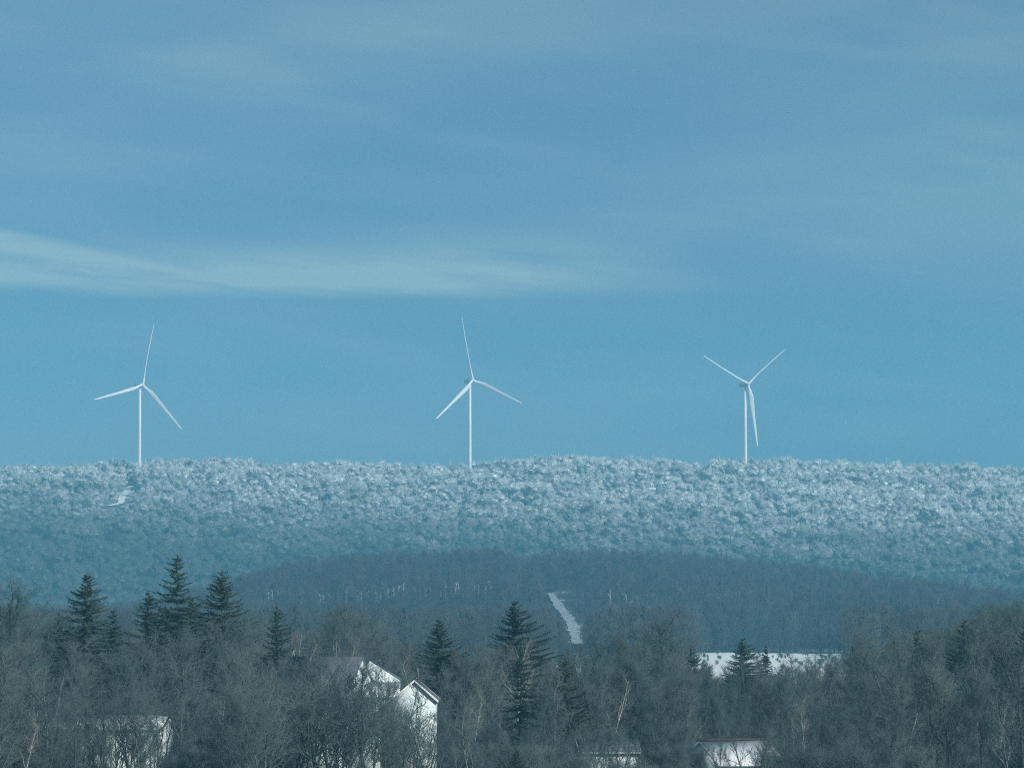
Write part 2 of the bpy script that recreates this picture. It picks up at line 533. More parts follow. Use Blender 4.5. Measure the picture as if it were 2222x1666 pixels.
# trees sunward of the cleared strip shortened to keep their shadows off it
dx = np.full(len(pts), 99.0)
for tx, ty in TRACK1[::2]:
    m = np.abs(pts[:, 1] - ty) < 14
    dx[m] = np.minimum(dx[m], np.where(pts[m, 0] - tx > 0, pts[m, 0] - tx, 99))
sc1 = np.where(dx < 24, np.minimum(sc1, .22 + dx / 40.0), sc1)
shrink(o, sc1)
tag(o, 'dark leafless woods covering the low middle hill', 'forest', kind='stuff')

# ------------------------------------------------------------------ wind turbines
def blade_mesh():
    """span along +Z, chord along X, tapered airfoil with twist"""
    L = 60.5
    st = [(0.0, 2.2, 2.2, 0), (0.04, 2.1, 2.0, 0), (0.10, 3.1, 1.5, 12), (0.20, 4.6, 0.95, 11), (0.28, 4.4, 0.75, 9), (0.42, 3.5, 0.55, 6),
          (0.58, 2.7, 0.42, 3.5), (0.75, 2.15, 0.36, 1.5), (0.9, 1.65, 0.28, 0.3), (0.97, 1.2, 0.2, 0), (1.0, 0.5, 0.1, 0)]
    n = 14
    V, Fq = [], []
    for t, c, th, tw in st:
        a0 = R(tw)
        for k in range(n):
            a = 2 * math.pi * k / n
            x = 0.5 * c * math.cos(a) - (0.18 * c if t > 0.08 else 0)
            y = 0.5 * th * math.sin(a) * (1.25 if math.cos(a) > 0 else 0.8)
            V.append((x * math.cos(a0) - y * math.sin(a0), x * math.sin(a0) + y * math.cos(a0) - 1.6 * t * t, 1.1 + t * L))
    for i in range(len(st) - 1):
        for k in range(n):
            k2 = (k + 1) % n
            Fq.append((i * n + k, i * n + k2, (i + 1) * n + k2, (i + 1) * n + k))
    top = (len(st) - 1) * n
    return mesh_np('blade', V, [np.array(Fq), np.array([list(range(n))[::-1]]), np.array([[top + k for k in range(n)]])], True)

blade_me = blade_mesh(); blade_me.materials.append(M['turbine'])
TLAB = ['white wind turbine furthest left with one broad blade pointing left and another nearly upright',
        'white wind turbine in the middle with its top blade leaning left',
        'white wind turbine at the right whose two upper blades spread in a V']
TANG = [13, -11, 53]
for i in range(3):
    YAW = R((42, 37, 37)[i])
    x, Yt, hz = turb_xy(i)
    gz = float(ridge_h(x, Yt)) - 0.5
    t = tag(empty('wind_turbine', (x, Yt, gz)), TLAB[i], 'wind turbine', 'wind turbines on the ridge')
    H = hz - gz
    tw = lathe('tower', [(1.75, 0), (1.6, H * .25), (1.4, H * .55), (1.12, H - 2.0)], 24)
    link('tower', tw, M['turbine'], t)
    # nacelle: rounded box along the rotor axis (local -Y is the rotor side)
    ax = (math.sin(YAW), -math.cos(YAW))
    secs = [(-5.2 + 0.0, 1.3, 1.3), (-4.4, 1.8, 1.8), (0, 1.95, 2.0), (5.5, 1.8, 1.9), (6.6, 1.3, 1.5)]
    V, Fq = [], []; n = 16
    for s, hw, hh in secs:
        for k in range(n):
            a = 2 * math.pi * k / n
            ex = 0.45
            V.append((hw * math.copysign(abs(math.cos(a)) ** ex, math.cos(a)), s + 1.6, hh * math.copysign(abs(math.sin(a)) ** ex, math.sin(a))))
    for q in range(len(secs) - 1):
        for k in range(n):
            k2 = (k + 1) % n
            Fq.append((q * n + k, q * n + k2, (q + 1) * n + k2, (q + 1) * n + k))
    nm = mesh_np('nacelle', V, [np.array(Fq), np.array([list(range(n))[::-1]]), np.array([[(len(secs) - 1) * n + k for k in range(n)]])], True)
    nac = link('nacelle', nm, M['nacelle'], t)
    nac.location = (0, 0, H); nac.rotation_euler = (R(-4), 0, YAW)
    hub = link('hub', lathe('hub', [(0.15, -6.6), (0.9, -6.2), (1.5, -5.3), (1.7, -4.4), (1.6, -3.4)], 18, 'y'), M['turbine'], t)
    hub.location = (0, 0, H); hub.rotation_euler = (R(-4), 0, YAW)
    from mathutils import Matrix, Vector
    base = Matrix.Translation((0, 0, H)) @ Matrix.Rotation(YAW, 4, 'Z') @ Matrix.Rotation(R(-4), 4, 'X') @ Matrix.Translation((0, -4.7, 0))
    for k in range(3):
        b = link('blade', blade_me, None, t)
        b.matrix_local = base @ Matrix.Rotation(R(TANG[i] + 120 * k), 4, 'Y') @ Matrix.Rotation(R(41), 4, 'Z')

# ------------------------------------------------------------------ near trees
def unit(v):
    return v / (np.linalg.norm(v) + 1e-9)

def gen_bare(seed, H=12.0, spread=0.42, limbs=13, branches=8, twigs=6, twl=2, trunk_r=0.17, low=0.22, up=0.25, stems=1, tr=0.0105):
    """returns (thick segments, thin segments)"""
    r = np.random.default_rng(seed)
    A, B = [], []      # (p0,p1,r0,r1)
    def path(p, d, L, r0, r1, n, out, jit, trop):
        pts = [p]; ds = []
        for k in range(n):
            d = unit(d + r.normal(0, jit, 3) + np.array([0, 0, trop]))
            q = pts[-1] + d * (L / n)
            ra = r0 + (r1 - r0) * k / n; rb = r0 + (r1 - r0) * (k + 1) / n
            out.append((pts[-1], q, ra, rb)); pts.append(q); ds.append(d)
        return pts, ds
    def along(pts, ds, t):
        f = t * (len(pts) - 1); i = min(int(f), len(pts) - 2); w = f - i
        return pts[i] * (1 - w) + pts[i + 1] * w, ds[i]
    def off(d, ang, az):
        ref = np.array([0, 0, 1.0]) if abs(d[2]) < 0.9 else np.array([1.0, 0, 0])
        u = unit(np.cross(d, ref)); v = np.cross(d, u)
        return unit(d * math.cos(ang) + (u * math.cos(az) + v * math.sin(az)) * math.sin(ang))
    for s in range(stems):
        d0 = unit(np.array([r.normal(0, .05), r.normal(0, .05), 1.0]))
        p0 = np.array([0.0, 0, -0.3])
        hh = H
        if stems > 1:
            a = 2 * math.pi * s / stems + r.uniform(-.4, .4)
            lean = r.uniform(.12, .42)
            d0 = unit(np.array([math.cos(a) * lean, math.sin(a) * lean, 1])); p0 = p0 + np.array([math.cos(a), math.sin(a), 0]) * .2
            hh = H * r.uniform(.75, 1.0)
        tp, td = path(p0, d0, hh * 0.93, trunk_r, 0.022, 9, A, 0.07, 0.05)
        nl = max(5, int(limbs / (1 if stems == 1 else stems * .55)))
        for i in range(nl):
            t = low + (0.97 - low) * ((i + r.uniform(0, 1)) / nl)
            p, d = along(tp, td, t)
            ang = R(r.uniform(35, 68)) * (1 - 0.45 * t)
            dl = off(d, ang, i * 2.4 + r.uniform(-.5, .5))
            LL = H * spread * (1.12 - 0.72 * t) * r.uniform(.7, 1.15)
            r0 = 0.36 * trunk_r * (1.15 - .6 * t)
            lp, ld = path(p, dl, LL, r0, 0.016, 6, A, 0.17, up * .35)
            for j in range(branches):
                tb = 0.22 + 0.78 * (j + r.uniform(0, 1)) / branches
                p2, d2 = along(lp, ld, tb)
                db = off(d2, R(r.uniform(28, 62)), r.uniform(0, 6.28))
                LB = LL * 0.42 * (1.2 - .6 * tb) * r.uniform(.6, 1.2)
                bp, bd = path(p2, db, LB, max(.023, r0 * .5), 0.012, 3, B, 0.22, up * .5)
                for k in range(twigs):
                    tk = 0.1 + 0.9 * (k + r.uniform(0, 1)) / twigs
                    p3, d3 = along(bp, bd, tk)
                    dt = off(d3, R(r.uniform(20, 60)), r.uniform(0, 6.28))
                    LT = r.uniform(.45, 1.15)
                    tpp, tdd = path(p3, dt, LT, tr * 1.1, tr * .7, 2, B, 0.18, up * .6)
                    for m in range(twl):
                        p4, d4 = along(tpp, tdd, r.uniform(.05, 1))
                        d5 = off(d4, R(r.uniform(15, 60)), r.uniform(0, 6.28))
                        l5 = r.uniform(.22, .6)
                        B.append((p4, p4 + d5 * l5, tr * .8, tr * .45))
    def arr(Q):
        return [np.array([q[0] for q in Q]), np.array([q[1] for q in Q]), np.array([q[2] for q in Q]), np.array([q[3] for q in Q])]
    return arr(A), arr(B)

def make_bare(seed, mt, mc, **kw):
    A, B = gen_bare(seed, **kw)
    a = segs_mesh('trunk', *A, n=5); a.materials.append(mt)
    b = segs_mesh('crown', *B, n=3); b.materials.append(mc)
    top = max(B[1][:, 2].max(), A[1][:, 2].max())
    return a, b, top

def gen_spruce(seed, H=18.0, W=6.5, dens=1.0, droop=0.35):
    r = np.random.default_rng(seed)
    P0, P1, R0, R1 = [], [], [], []
    z = H * 0.12
    la, lb = r.uniform(0, 6.28), r.uniform(0, 6.28)
    while z < H - 0.25:
        t = z / H
        nb = int(r.integers(5, 8))
        a0 = r.uniform(0, 6.28)
        for k in range(nb):
            a = a0 + 2 * math.pi * k / nb + r.normal(0, .22)
            L = (W * .5) * (1 - t) ** 0.92 * r.uniform(.68, 1.18) + 0.10
            L *= 1 + .22 * math.cos(a - la + .25 * z) + .12 * math.cos(2 * a - lb + .6 * z)
            q_ = r.random()
            if q_ < .10: continue
            if q_ < .2: L *= .55
            n = max(3, int(L / .26))
            zb = z + r.normal(0, .16)
            dirx, diry = math.cos(a), math.sin(a)
            pr = np.array([0, 0, zb]); 
            dr = droop * (1.25 - t) * r.uniform(.7, 1.3)
            for j in range(n):
                s = (j + 1) / n
                zz = zb - L * dr * (s ** 1.1) + L * 0.30 * max(0, s - .55) ** 1.2 + (0.25 * L * t * s)
                q = np.array([dirx * L * s, diry * L * s, zz]) + r.normal(0, .02, 3)
                P0.append(pr); P1.append(q); w = .05 * (1.1 - s) + .035; R0.append(w); R1.append(w * .8)
                # side sprays and hanging sprigs
                side = np.array([-diry, dirx, 0])
                for sg in (-1, 1, 0):
                    for e in range(max(1, int(2 * dens))):
                        ls = (0.16 + 0.42 * L / 3.2 * (1.05 - s)) * r.uniform(.6, 1.3)
                        dd = unit(side * sg + np.array([dirx, diry, 0]) * r.uniform(.3, .9) + np.array([0, 0, -r.uniform(.15, .65) if sg else -1.0]) + r.normal(0, .15, 3))
                        p = pr + (q - pr) * r.random()
                        P0.append(p); P1.append(p + dd * ls * (1 if sg else .7)); R0.append(.042); R1.append(.015)
                pr = q
        z += r.uniform(.25, .72) * (1.1 - .5 * t)
        nbr = 0
    # leader
    for k in range(6):
        a = r.uniform(0, 6.28)
        P0.append((0, 0, H - .35 + .05 * k)); P1.append((.14 * math.cos(a), .14 * math.sin(a), H - .2 + .06 * k)); R0.append(.03); R1.append(.01)
    c = segs_mesh('crown', P0, P1, R0, R1, 3); c.materials.append(M['needle'])
    tz = np.linspace(-.3, H, 9)
    T0 = np.stack([np.zeros(8), np.zeros(8), tz[:-1]], 1); T1 = np.stack([np.zeros(8), np.zeros(8), tz[1:]], 1)
    rad = .24 * (1 - np.linspace(0, 1, 9)) + .015
    tk = segs_mesh('trunk', T0, T1, rad[:-1], rad[1:], 8); tk.materials.append(M['spruce_bark'])
    return tk, c, H

def plant(kind, meshes, x, y, height, rz, label, cat, group, squash=1.0):
    tk, cr, top = meshes
    s = height / top
    z = float(valley(y)) + float(0.35 * und(np.array(x), np.array(y), 90, 5))
    t = empty(kind, (x, y, z), rz)
    t.scale = (s * squash, s * squash, s)
    tag(t, label, cat, group)
    link('trunk', tk, None, t); link('crown', cr, None, t)
    return t

# --- spruces: photo apex, distance, height/width style
SPR = [gen_spruce(301, 18, 20, 1.2, .34), gen_spruce(302, 18, 22, 1.7, .26), gen_spruce(303, 16, 16, 1.2, .40), gen_spruce(304, 14, 17, 1.7, .05),
       gen_spruce(305, 18, 21, 1.2, .38), gen_spruce(306, 16, 17, 1.3, .3)]
def top_h(px, py, Y):
    x, _, z = at(px, py, Y)
    return x, z - float(valley(Y))
spruces = [
    (189, 1240, 385, 0, 1.00, 'dark layered spruce standing above the thicket at far left'),
    (128, 1328, 390, 5, 0.9, 'short dark spruce just left of the layered spruce'),
    (247, 1324, 388, 2, 0.8, 'small dark spruce just right of the layered spruce'),
    (322, 1281, 390, 5, 0.95, 'slim spruce close to the left of the tallest spruce'),
    (385, 1205, 392, 4, 0.85, 'tallest spruce with ragged gappy branches'),
    (414, 1296, 398, 2, 0.7, 'small dark spruce tucked against the right of the tallest spruce'),
    (482, 1238, 400, 1, 0.95, 'broad olive spruce just right of the tallest spruce'),
    (601, 1312, 372, 5, 0.82, 'narrow dark spruce standing alone left of the farmhouse roof'),
    (953, 1346, 395, 1, 0.95, 'dull spruce rising behind the small white gable'),
    (1116, 1303, 388, 1, 0.92, 'spruce with pale bare branches in front right of the farmhouse'),
    (1130, 1402, 345, 2, 0.7, 'dark spruce in front of the spruce with pale branches'),
    (1228, 1420, 342, 3, 0.95, 'dark spruce with upswept branches below the snowy clearing'),
    (1500, 1398, 420, 3, 0.8, 'dim rounded spruce at the left end of the snow field'),
    (1611, 1383, 430, 1, 0.95, 'dense dark spruce standing against the white snow field'),
    (1662, 1402, 450, 2, 0.7, 'thin small spruce right of the one against the snow field'),
    (1850, 1402, 440, 2, 0.6, 'tiny spruce tip at the right end of the snow field'),
    (1992, 1362, 400, 3, 0.8, 'faint greenish spruce among bare trees at right'),
    (2092, 1346, 390, 1, 0.85, 'dark spruce tip above the bare trees at right'),
    (2236, 1305, 345, 1, 0.6, 'dark spruce at the right edge of the picture'),
    (1120, 1622, 268, 1, 0.9, 'dark little spruce top at the bottom centre'),
]
for px_, py_, Yd, v, sq, lab in spruces:
    x, hh = top_h(px_, py_, Yd)
    plant('spruce_tree', SPR[v], x, Yd, hh, random.uniform(0, 6.28), lab, 'spruce', 'spruces among the bare trees', sq)

# --- bare trees
BARE = [make_bare(401, M['bark'], M['twig'], H=13, spread=.38, limbs=16, low=.12),
        make_bare(402, M['bark'], M['twig'], H=13, spread=.46, limbs=14, low=.14),
        make_bare(403, M['bark'], M['twig'], H=13, spread=.30, limbs=18, up=.45, low=.1),
        make_bare(404, M['bark'], M['twig'], H=12, spread=.40, limbs=20, stems=3, trunk_r=.11),
        make_bare(405, M['bark'], M['twig'], H=13, spread=.42, limbs=14, up=.1, trunk_r=.2),
        make_bare(406, M['bark'], M['twig'], H=12, spread=.34, limbs=15, up=.5, trunk_r=.13)]
THIN = [make_bare(421, M['bark'], M['twig'], H=13, spread=.42, limbs=13, branches=7, twigs=5, twl=1, trunk_r=.15),
        make_bare(422, M['bark'], M['twig'], H=13, spread=.36, limbs=14, branches=6, twigs=5, twl=1, up=.4),
        make_bare(423, M['bark'], M['twig'], H=12, spread=.40, limbs=18, branches=6, twigs=5, twl=1, stems=3, trunk_r=.12)]
KINDW = ['oval crowned', 'spreading', 'slender', 'many stemmed', 'drooping', 'upswept']
SHRUB = [make_bare(451, M['bark'], M['twig'], H=5, spread=.5, limbs=22, stems=6, trunk_r=.045, low=.1, branches=5, twigs=5, twl=2),
         make_bare(452, M['bark'], M['twig'], H=5, spread=.42, limbs=24, stems=8, trunk_r=.04, low=.08, branches=5, twigs=5, twl=2, up=.4)]
BIRCH = [make_bare(481, M['birch'], M['birch_twig'], H=13, spread=.33, limbs=12, branches=6, twigs=5, twl=2, trunk_r=.12, up=.4),
         make_bare(482, M['birch'], M['birch_twig'], H=13, spread=.42, limbs=10, branches=6, twigs=5, twl=2, trunk_r=.11, stems=2, low=.3),
         make_bare(483, M['birch'], M['birch_twig'], H=13, spread=.3, limbs=9, branches=5, twigs=5, twl=2, trunk_r=.10, up=.3, low=.4)]

TOPLINE = [(-200, 1230), (0, 1240), (50, 1262), (90, 1335), (150, 1360), (250, 1350), (300, 1345), (400, 1330), (480, 1325), (540, 1318),
           (580, 1350), (640, 1368), (690, 1335), (760, 1312), (830, 1345), (900, 1395), (1000, 1392), (1060, 1385), (1150, 1392),
           (1215, 1392), (1270, 1385), (1320, 1378), (1400, 1362), (1450, 1355), (1500, 1385), (1540, 1436), (1640, 1440), (1780, 1432),
           (1820, 1405), (1880, 1375), (1950, 1345), (2050, 1345), (2110, 1335), (2150, 1270), (2200, 1238), (2500, 1225)]
HOUSEZ = [(105, 355, 336.0), (630, 955, 345.0), (1250, 1385, 338.0), (1505, 1700, 330.0)]
def zone(px):
    for lim, w in ((90, 'at the far left edge'), (290, 'around the layered spruce at left'), (540, 'below the tallest spruce'),
                   (680, 'left of the white farmhouse'), (960, 'around the white farmhouse'), (1300, 'below the snowy hill clearing'),
                   (1500, 'between the snowy clearing and the snow field'), (1820, 'below the white snow field'), (2080, 'right of the white snow field')):
        if px < lim: return w
    return 'at the far right edge'
nb = 0
def row(D, n, dy0, dy1, seed):
    global nb
    r = np.random.default_rng(seed)
    for i in range(n):
        px = -160 + (2222 + 320) * (i + r.uniform(.05, .95)) / n
        Yd = D + r.uniform(-22, 22)
        T = float(interp(TOPLINE, px))
        # the crown's shoulders must stay below the skyline on both sides
        T = max(T, float(interp(TOPLINE, px - 35)) - 40, float(interp(TOPLINE, px + 35)) - 40)
        py = T + r.uniform(dy0, dy1)
        x, hh = top_h(px, py, Yd)
        if hh < 4.0: continue
        hh = min(hh, 21)
        if any(a - 30 < px < b + 30 and Yd < hd for a, b, hd in HOUSEZ): continue
        v = int(r.integers(0, len(BARE)))
        zn = zone(px)
        plant('bare_tree', BARE[v], x, Yd, hh, r.uniform(0, 6.28), '%s leafless grey tree in the thicket %s' % (KINDW[v], zn), 'bare tree',
              '%s bare trees %s' % (KINDW[v], zn), r.uniform(.85, 1.2))
        nb += 1
row(470, 34, 0, 60, 3)
row(420, 40, 5, 80, 4)
row(365, 50, 0, 90, 5)
row(334, 48, 10, 150, 6)
row(300, 44, 70, 230, 7)

# the rest of the wood behind them, past counting
def thicket(name, label, D0, D1, n, seed, lift0, lift1):
    r = np.random.default_rng(seed)
    P = []
    for i in range(n):
        px = r.uniform(-170, 2390); Yd = r.uniform(D0, D1)
        T = max(float(interp(TOPLINE, px)), float(interp(TOPLINE, px - 30)) - 25, float(interp(TOPLINE, px + 30)) - 25)
        x, hh = top_h(px, T + r.uniform(lift0, lift1), Yd)
        if hh < 5: continue
        if any(a - 60 < px < b + 60 and Yd < hd + 25 for a, b, hd in HOUSEZ): continue
        P.append((x, Yd, float(valley(Yd)), min(hh, 17) / 13.0))
    P = np.array(P)
    vs = []
    for k, b in enumerate(BARE):
        me = join_raw('woods_tree_%d' % k, [b[0].copy(), b[1].copy()]); me.materials.append(M['twig'])
        vs.append(bpy.data.objects.new('woods_tree_%d' % k, me))
    o = scatter(name, P[:, :3], vs, M['twig'], 1, 1, seed)
    o.data.attributes['scl'].data.foreach_set('value', P[:, 3].astype(np.float32))
    return tag(o, label, 'woods', kind='stuff')
thicket('leafless_woods', 'grey leafless woods massed behind the nearer trees and houses', 375, 740, 1300, 88, 3, 110)

# trees chosen one by one
hand = [(742, 1305, 352, 1, 1.3, 'wide airy tree with spreading twigs above the farmhouse roof'),
        (832, 1478, 312, 1, 1.1, 'dark spreading tree in front of the white farmhouse connector'),
        (893, 1486, 306, 3, 1.0, 'many stemmed dark tree fanning out in front of the small white gable'),
        (716, 1440, 318, 4, 1.0, 'dark thick trunked tree in front of the left farmhouse wall'),
        (228, 1500, 312, 1, 1.1, 'dark tree with level boughs in front of the white house at left'),
        (305, 1545, 306, 0, 1.0, 'short dark tree before the right end of the left white house'),
        (150, 1560, 300, 3, 0.9, 'low many stemmed tree before the left end of the left white house'),
        (1440, 1312, 430, 4, 1.3, 'tall wide thin tree reaching above the woods left of the snow field'),
        (1560, 1596, 303, 0, 0.6, 'low thin tree in front of the lit part of the small snowy roof'),
        (300, 1515, 309, 1, 1.0, 'spreading tree crossing the roof of the left white house'),
        (170, 1525, 313, 3, 1.0, 'many stemmed tree over the left gable of the left white house'),
        (1660, 1568, 300, 1, 1.0, 'spreading tree before the shaded end of the snowy roof'),
        (1320, 1585, 300, 5, 0.8, 'thin upswept tree before the low white house at bottom'),
        (8, 1232, 325, 1, 1.0, 'tall round bare tree cut by the left edge')]
for px_, py_, Yd, v, sq, lab in hand:
    x, hh = top_h(px_, py_, Yd)
    ms = THIN[{1: 0, 3: 2, 4: 1}.get(v, 0)] if 700 < px_ < 920 else BARE[v]
    plant('bare_tree', ms, x, Yd, hh, random.uniform(0, 6.28), lab, 'bare tree', 'bare trees of the valley', sq)

# sparse trees standing in front of the houses
r_ = np.random.default_rng(123)
front = [(150, 365, 7, 1490, 1560, 'crossing the wall of the white house at left'),
         (80, 370, 18, 1425, 1575, 'in front of the white house at left'), (530, 740, 18, 1370, 1510, 'in front of the farmhouse roof'),
         (850, 945, 6, 1500, 1575, 'in front of the farmhouse wing'),
         (735, 870, 8, 1405, 1475, 'in front of the farmhouse gable'), (1240, 1400, 9, 1540, 1610, 'in front of the low white house'),
         (1615, 1740, 9, 1530, 1590, 'in front of the right end of the small snowy roof'),
         (1505, 1612, 4, 1585, 1618, 'in front of the left end of the small snowy roof')]
for a, b, n, y0, y1, w in front:
    for i in range(n):
        px = a + (b - a) * (i + r_.uniform(0, 1)) / n
        Yd = r_.uniform(292, 326)
        x, hh = top_h(px, r_.uniform(y0, y1), Yd)
        v = int(r_.integers(0, 3))
        kw = ('spreading', 'upright', 'many stemmed')[v]
        plant('bare_tree', THIN[v], x, Yd, max(hh, 3.5), r_.uniform(0, 6.28), 'sparse %s bare tree %s' % (kw, w), 'bare tree',
              'sparse %s bare trees %s' % (kw, w), r_.uniform(.9, 1.3))

r_ = np.random.default_rng(55)
for i in range(16):
    px = 1590 + 240 * (i + r_.uniform(0, 1)) / 16
    Yd = r_.uniform(420, 560)
    x, hh = top_h(px, r_.uniform(1402, 1436), Yd)
    v = int(r_.integers(0, 3)); kw = ('spreading', 'upright', 'many stemmed')[v]
    plant('bare_tree', THIN[v], x, Yd, hh, r_.uniform(0, 6.28), 'thin %s bare tree standing out against the white snow field' % kw, 'bare tree',
          'thin %s bare trees against the snow field' % kw, r_.uniform(.7, 1.1))

# shrubs on the ground between the trees
r_ = np.random.default_rng(77)
for i in range(150):
    Yd = r_.uniform(282, 420)
    px = r_.uniform(-120, 2340)
    x = (px - CX) / F * Yd
    hh = r_.uniform(2.6, 6.0)
    if any(a - 5 < px < b + 5 and Yd < hd for a, b, hd in HOUSEZ): hh *= .45
    zn = zone(px)
    v = int(r_.integers(0, 2))
    plant('bare_shrub', SHRUB[v], x, Yd, hh, r_.uniform(0, 6.28), '%s leafless shrub low in the thicket %s' % (('bushy', 'upright')[v], zn), 'shrub',
          '%s shrubs %s' % (('bushy', 'upright')[v], zn), r_.uniform(.9, 1.5))

r_ = np.random.default_rng(99)
P = []
for i in range(2200):
    Yd = r_.uniform(280, 640); px = r_.uniform(-170, 2390); hh = r_.uniform(1.6, 5.0)
    if any(a - 5 < px < b + 5 and Yd < hd for a, b, hd in HOUSEZ): hh = r_.uniform(.8, 1.8)
    if any(a - 20 < px < b + 20 and hd - 3 < Yd < hd + 16 for a, b, hd in HOUSEZ): continue
    P.append(((px - CX) / F * Yd, Yd, float(valley(Yd)), hh / 5.0))
for i in range(150):
    Yd = r_.uniform(640, 1335) if i % 3 else r_.uniform(1150, 1338)
    px = r_.uniform(1480, 1860)
    if 1535 < px < 1600 and r_.random() < .7: continue
    P.append(((px - CX) / F * Yd, Yd, float(valley(Yd)), r_.uniform(.7, 2.0) / 5.0))
P = np.array(P); vs = []
for k, b in enumerate(SHRUB):
    me = join_raw('scrub_%d' % k, [b[0].copy(), b[1].copy()]); me.materials.append(M['twig'])
    vs.append(bpy.data.objects.new('scrub_%d' % k, me))
o = scatter('undergrowth', P[:, :3], vs, M['twig'], 1, 1, 98)
o.data.attributes['scl'].data.foreach_set('value', P[:, 3].astype(np.float32))
tag(o, 'tangled leafless undergrowth filling the ground between the trees', 'undergrowth', kind='stuff')

# birches
birches = [(95, 1440, 305, 0, 'pale birch with a broken white trunk near the left edge'),
           (48, 1535, 292, 2, 'leaning white birch at the bottom left corner'),
           (500, 1395, 345, 0, 'birch with a bright crooked trunk below the broad olive spruce'),
           (735, 1335, 345, 1, 'forked white birch above the farmhouse ridge'),
           (690, 1365, 345, 2, 'slanting white birch left of the forked birch'),
           (934, 1385, 352, 2, 'slim white birch behind the small white gable'),
           (1128, 1372, 356, 0, 'white limbed birch in front of the spruce at centre'),
           (1318, 1430, 340, 2, 'thin white birch in the thicket below the hill clearing'),
           (1020, 1470, 330, 2, 'faint birch right of the small white gable'),
           (1965, 1470, 328, 0, 'straight birch with a dotted trunk in the right thicket'),
           (2030, 1475, 330, 2, 'thin straight birch in the right thicket'),
           (2200, 1490, 300, 1, 'sunlit birch with slanting limbs at the right edge'),
           (2120, 1520, 318, 2, 'short birch left of the sunlit one at the right edge'),
           (1750, 1500, 335, 0, 'dull birch below the right part of the snow field')]
for px_, py_, Yd, v, lab in birches:
    x, hh = top_h(px_, py_, Yd)
    plant('birch_tree', BIRCH[v], x, Yd, hh, random.uniform(0, 6.28), lab, 'birch', 'birches among the bare trees', 1.0)

# small far birches in a row along the opening on the middle hill
def far_birch(seed):
    r = np.random.default_rng(seed)
    P0, P1, R0, R1 = [], [], [], []
    z = -.4; x = y = 0
    for k in range(6):
        q = (x + r.normal(0, .12), y + r.normal(0, .12), z + 2.1)
        P0.append((x, y, z)); P1.append(q); R0.append(.17 - .022 * k); R1.append(.17 - .022 * (k + 1)); x, y, z = q
    for k in range(16):
        t = r.uniform(.45, 1); a = r.uniform(0, 6.28); L = r.uniform(1, 2.2)
        P0.append((0, 0, 12 * t)); P1.append((L * math.cos(a) * .6, L * math.sin(a) * .6, 12 * t + L)); R0.append(.05); R1.append(.02)
    me = segs_mesh('birch_tree', P0, P1, R0, R1, 5); me.materials.append(M['far_birch'])
    return me
FB = [far_birch(600 + k) for k in range(4)]
r_ = np.random.default_rng(9)
for i in range(48):
    px = 575 + (1065 - 575) * (i + r_.uniform(0, .9)) / 48
    Yd = BIRCH_Y + r_.uniform(0, 14)
    x = (px - CX) / F * Yd
    o = link('birch_tree', FB[i % 4], None)
    o.location = (x, Yd, float(hill_h(x, Yd))); o.rotation_euler = (0, 0, r_.uniform(0, 6.28))
    s = r_.uniform(.62, 1.0); o.scale = (s, s, s)
    tag(o, 'tiny white birch trunk in the pale row along the middle hill', 'birch', 'row of white birches on the middle hill')

for i in range(12):
    px = r_.uniform(1305, 1410); Yd = r_.uniform(1480, 1620)
    x = (px - CX) / F * Yd
    o = link('birch_tree', FB[i % 4], None)
    o.location = (x, Yd, float(hill_h(x, Yd))); o.rotation_euler = (0, 0, r_.uniform(0, 6.28))
    s = r_.uniform(.75, 1.0); o.scale = (s, s, s)
    tag(o, 'pale far trunk in the dark hill woods right of the snowy clearing', 'birch', 'pale trunks right of the snowy clearing')

# ------------------------------------------------------------------ houses
def gable_wall(L, W, eh, rise):
    return poly_prism('wall', [(-W / 2, -.3), (W / 2, -.3), (W / 2, eh), (0, eh + rise), (-W / 2, eh)], -L / 2, L / 2)

def gable_roof(L, W, eh, rise, over=.35, th=.16, lift=.03):
    ms = []
    k = rise / (W / 2)
    for s in (-1, 1):
        e = W / 2 + over
        ze = eh - over * k + lift; zr = eh + rise + lift
        pts = [(0, zr), (s * e, ze), (s * e, ze + th), (0, zr + th)]
        if s > 0: pts = pts[::-1]
        ms.append(poly_prism('roof', pts, -L / 2 - over, L / 2 + over))
    return join_raw('roof', ms)

def rake_boards(L, W, eh, rise, over=.35, dep=.24, th=.05, lift=.03, ends=(-1, 1)):
    ms = []
    k = rise / (W / 2)
    for ex in ends:
        x0 = ex * (L / 2 + over + .004)
        for s in (-1, 1):
            e = W / 2 + over
            ze = eh - over * k + lift; zr = eh + rise + lift
            pts = [(s * .002, zr - .05), (s * e, ze - .05), (s * e, ze + dep - .05), (s * .002, zr + dep - .05)]
            if s > 0: pts = pts[::-1]
            ms.append(poly_prism('rake', pts, min(x0, x0 + ex * th), max(x0, x0 + ex * th)))
    return join_raw('rake_board', ms)

def house_box(parent, name_prefix, L, W, eh, rise, wallm, roofm, loc=(0, 0, 0), rz=0, over=.35, boards=True, ends=(-1, 1), boardm=None):
    pre = name_prefix
    for nm, me, mt in ((pre + 'wall', gable_wall(L, W, eh, rise), wallm), (pre + 'roof', gable_roof(L, W, eh, rise, over), roofm)) + \
            (((pre + 'rake_board', rake_boards(L, W, eh, rise, over, ends=ends), boardm or M['trim']),) if boards else ()):
        o = link(nm, me, mt, parent); o.location = loc; o.rotation_euler = (0, 0, rz)

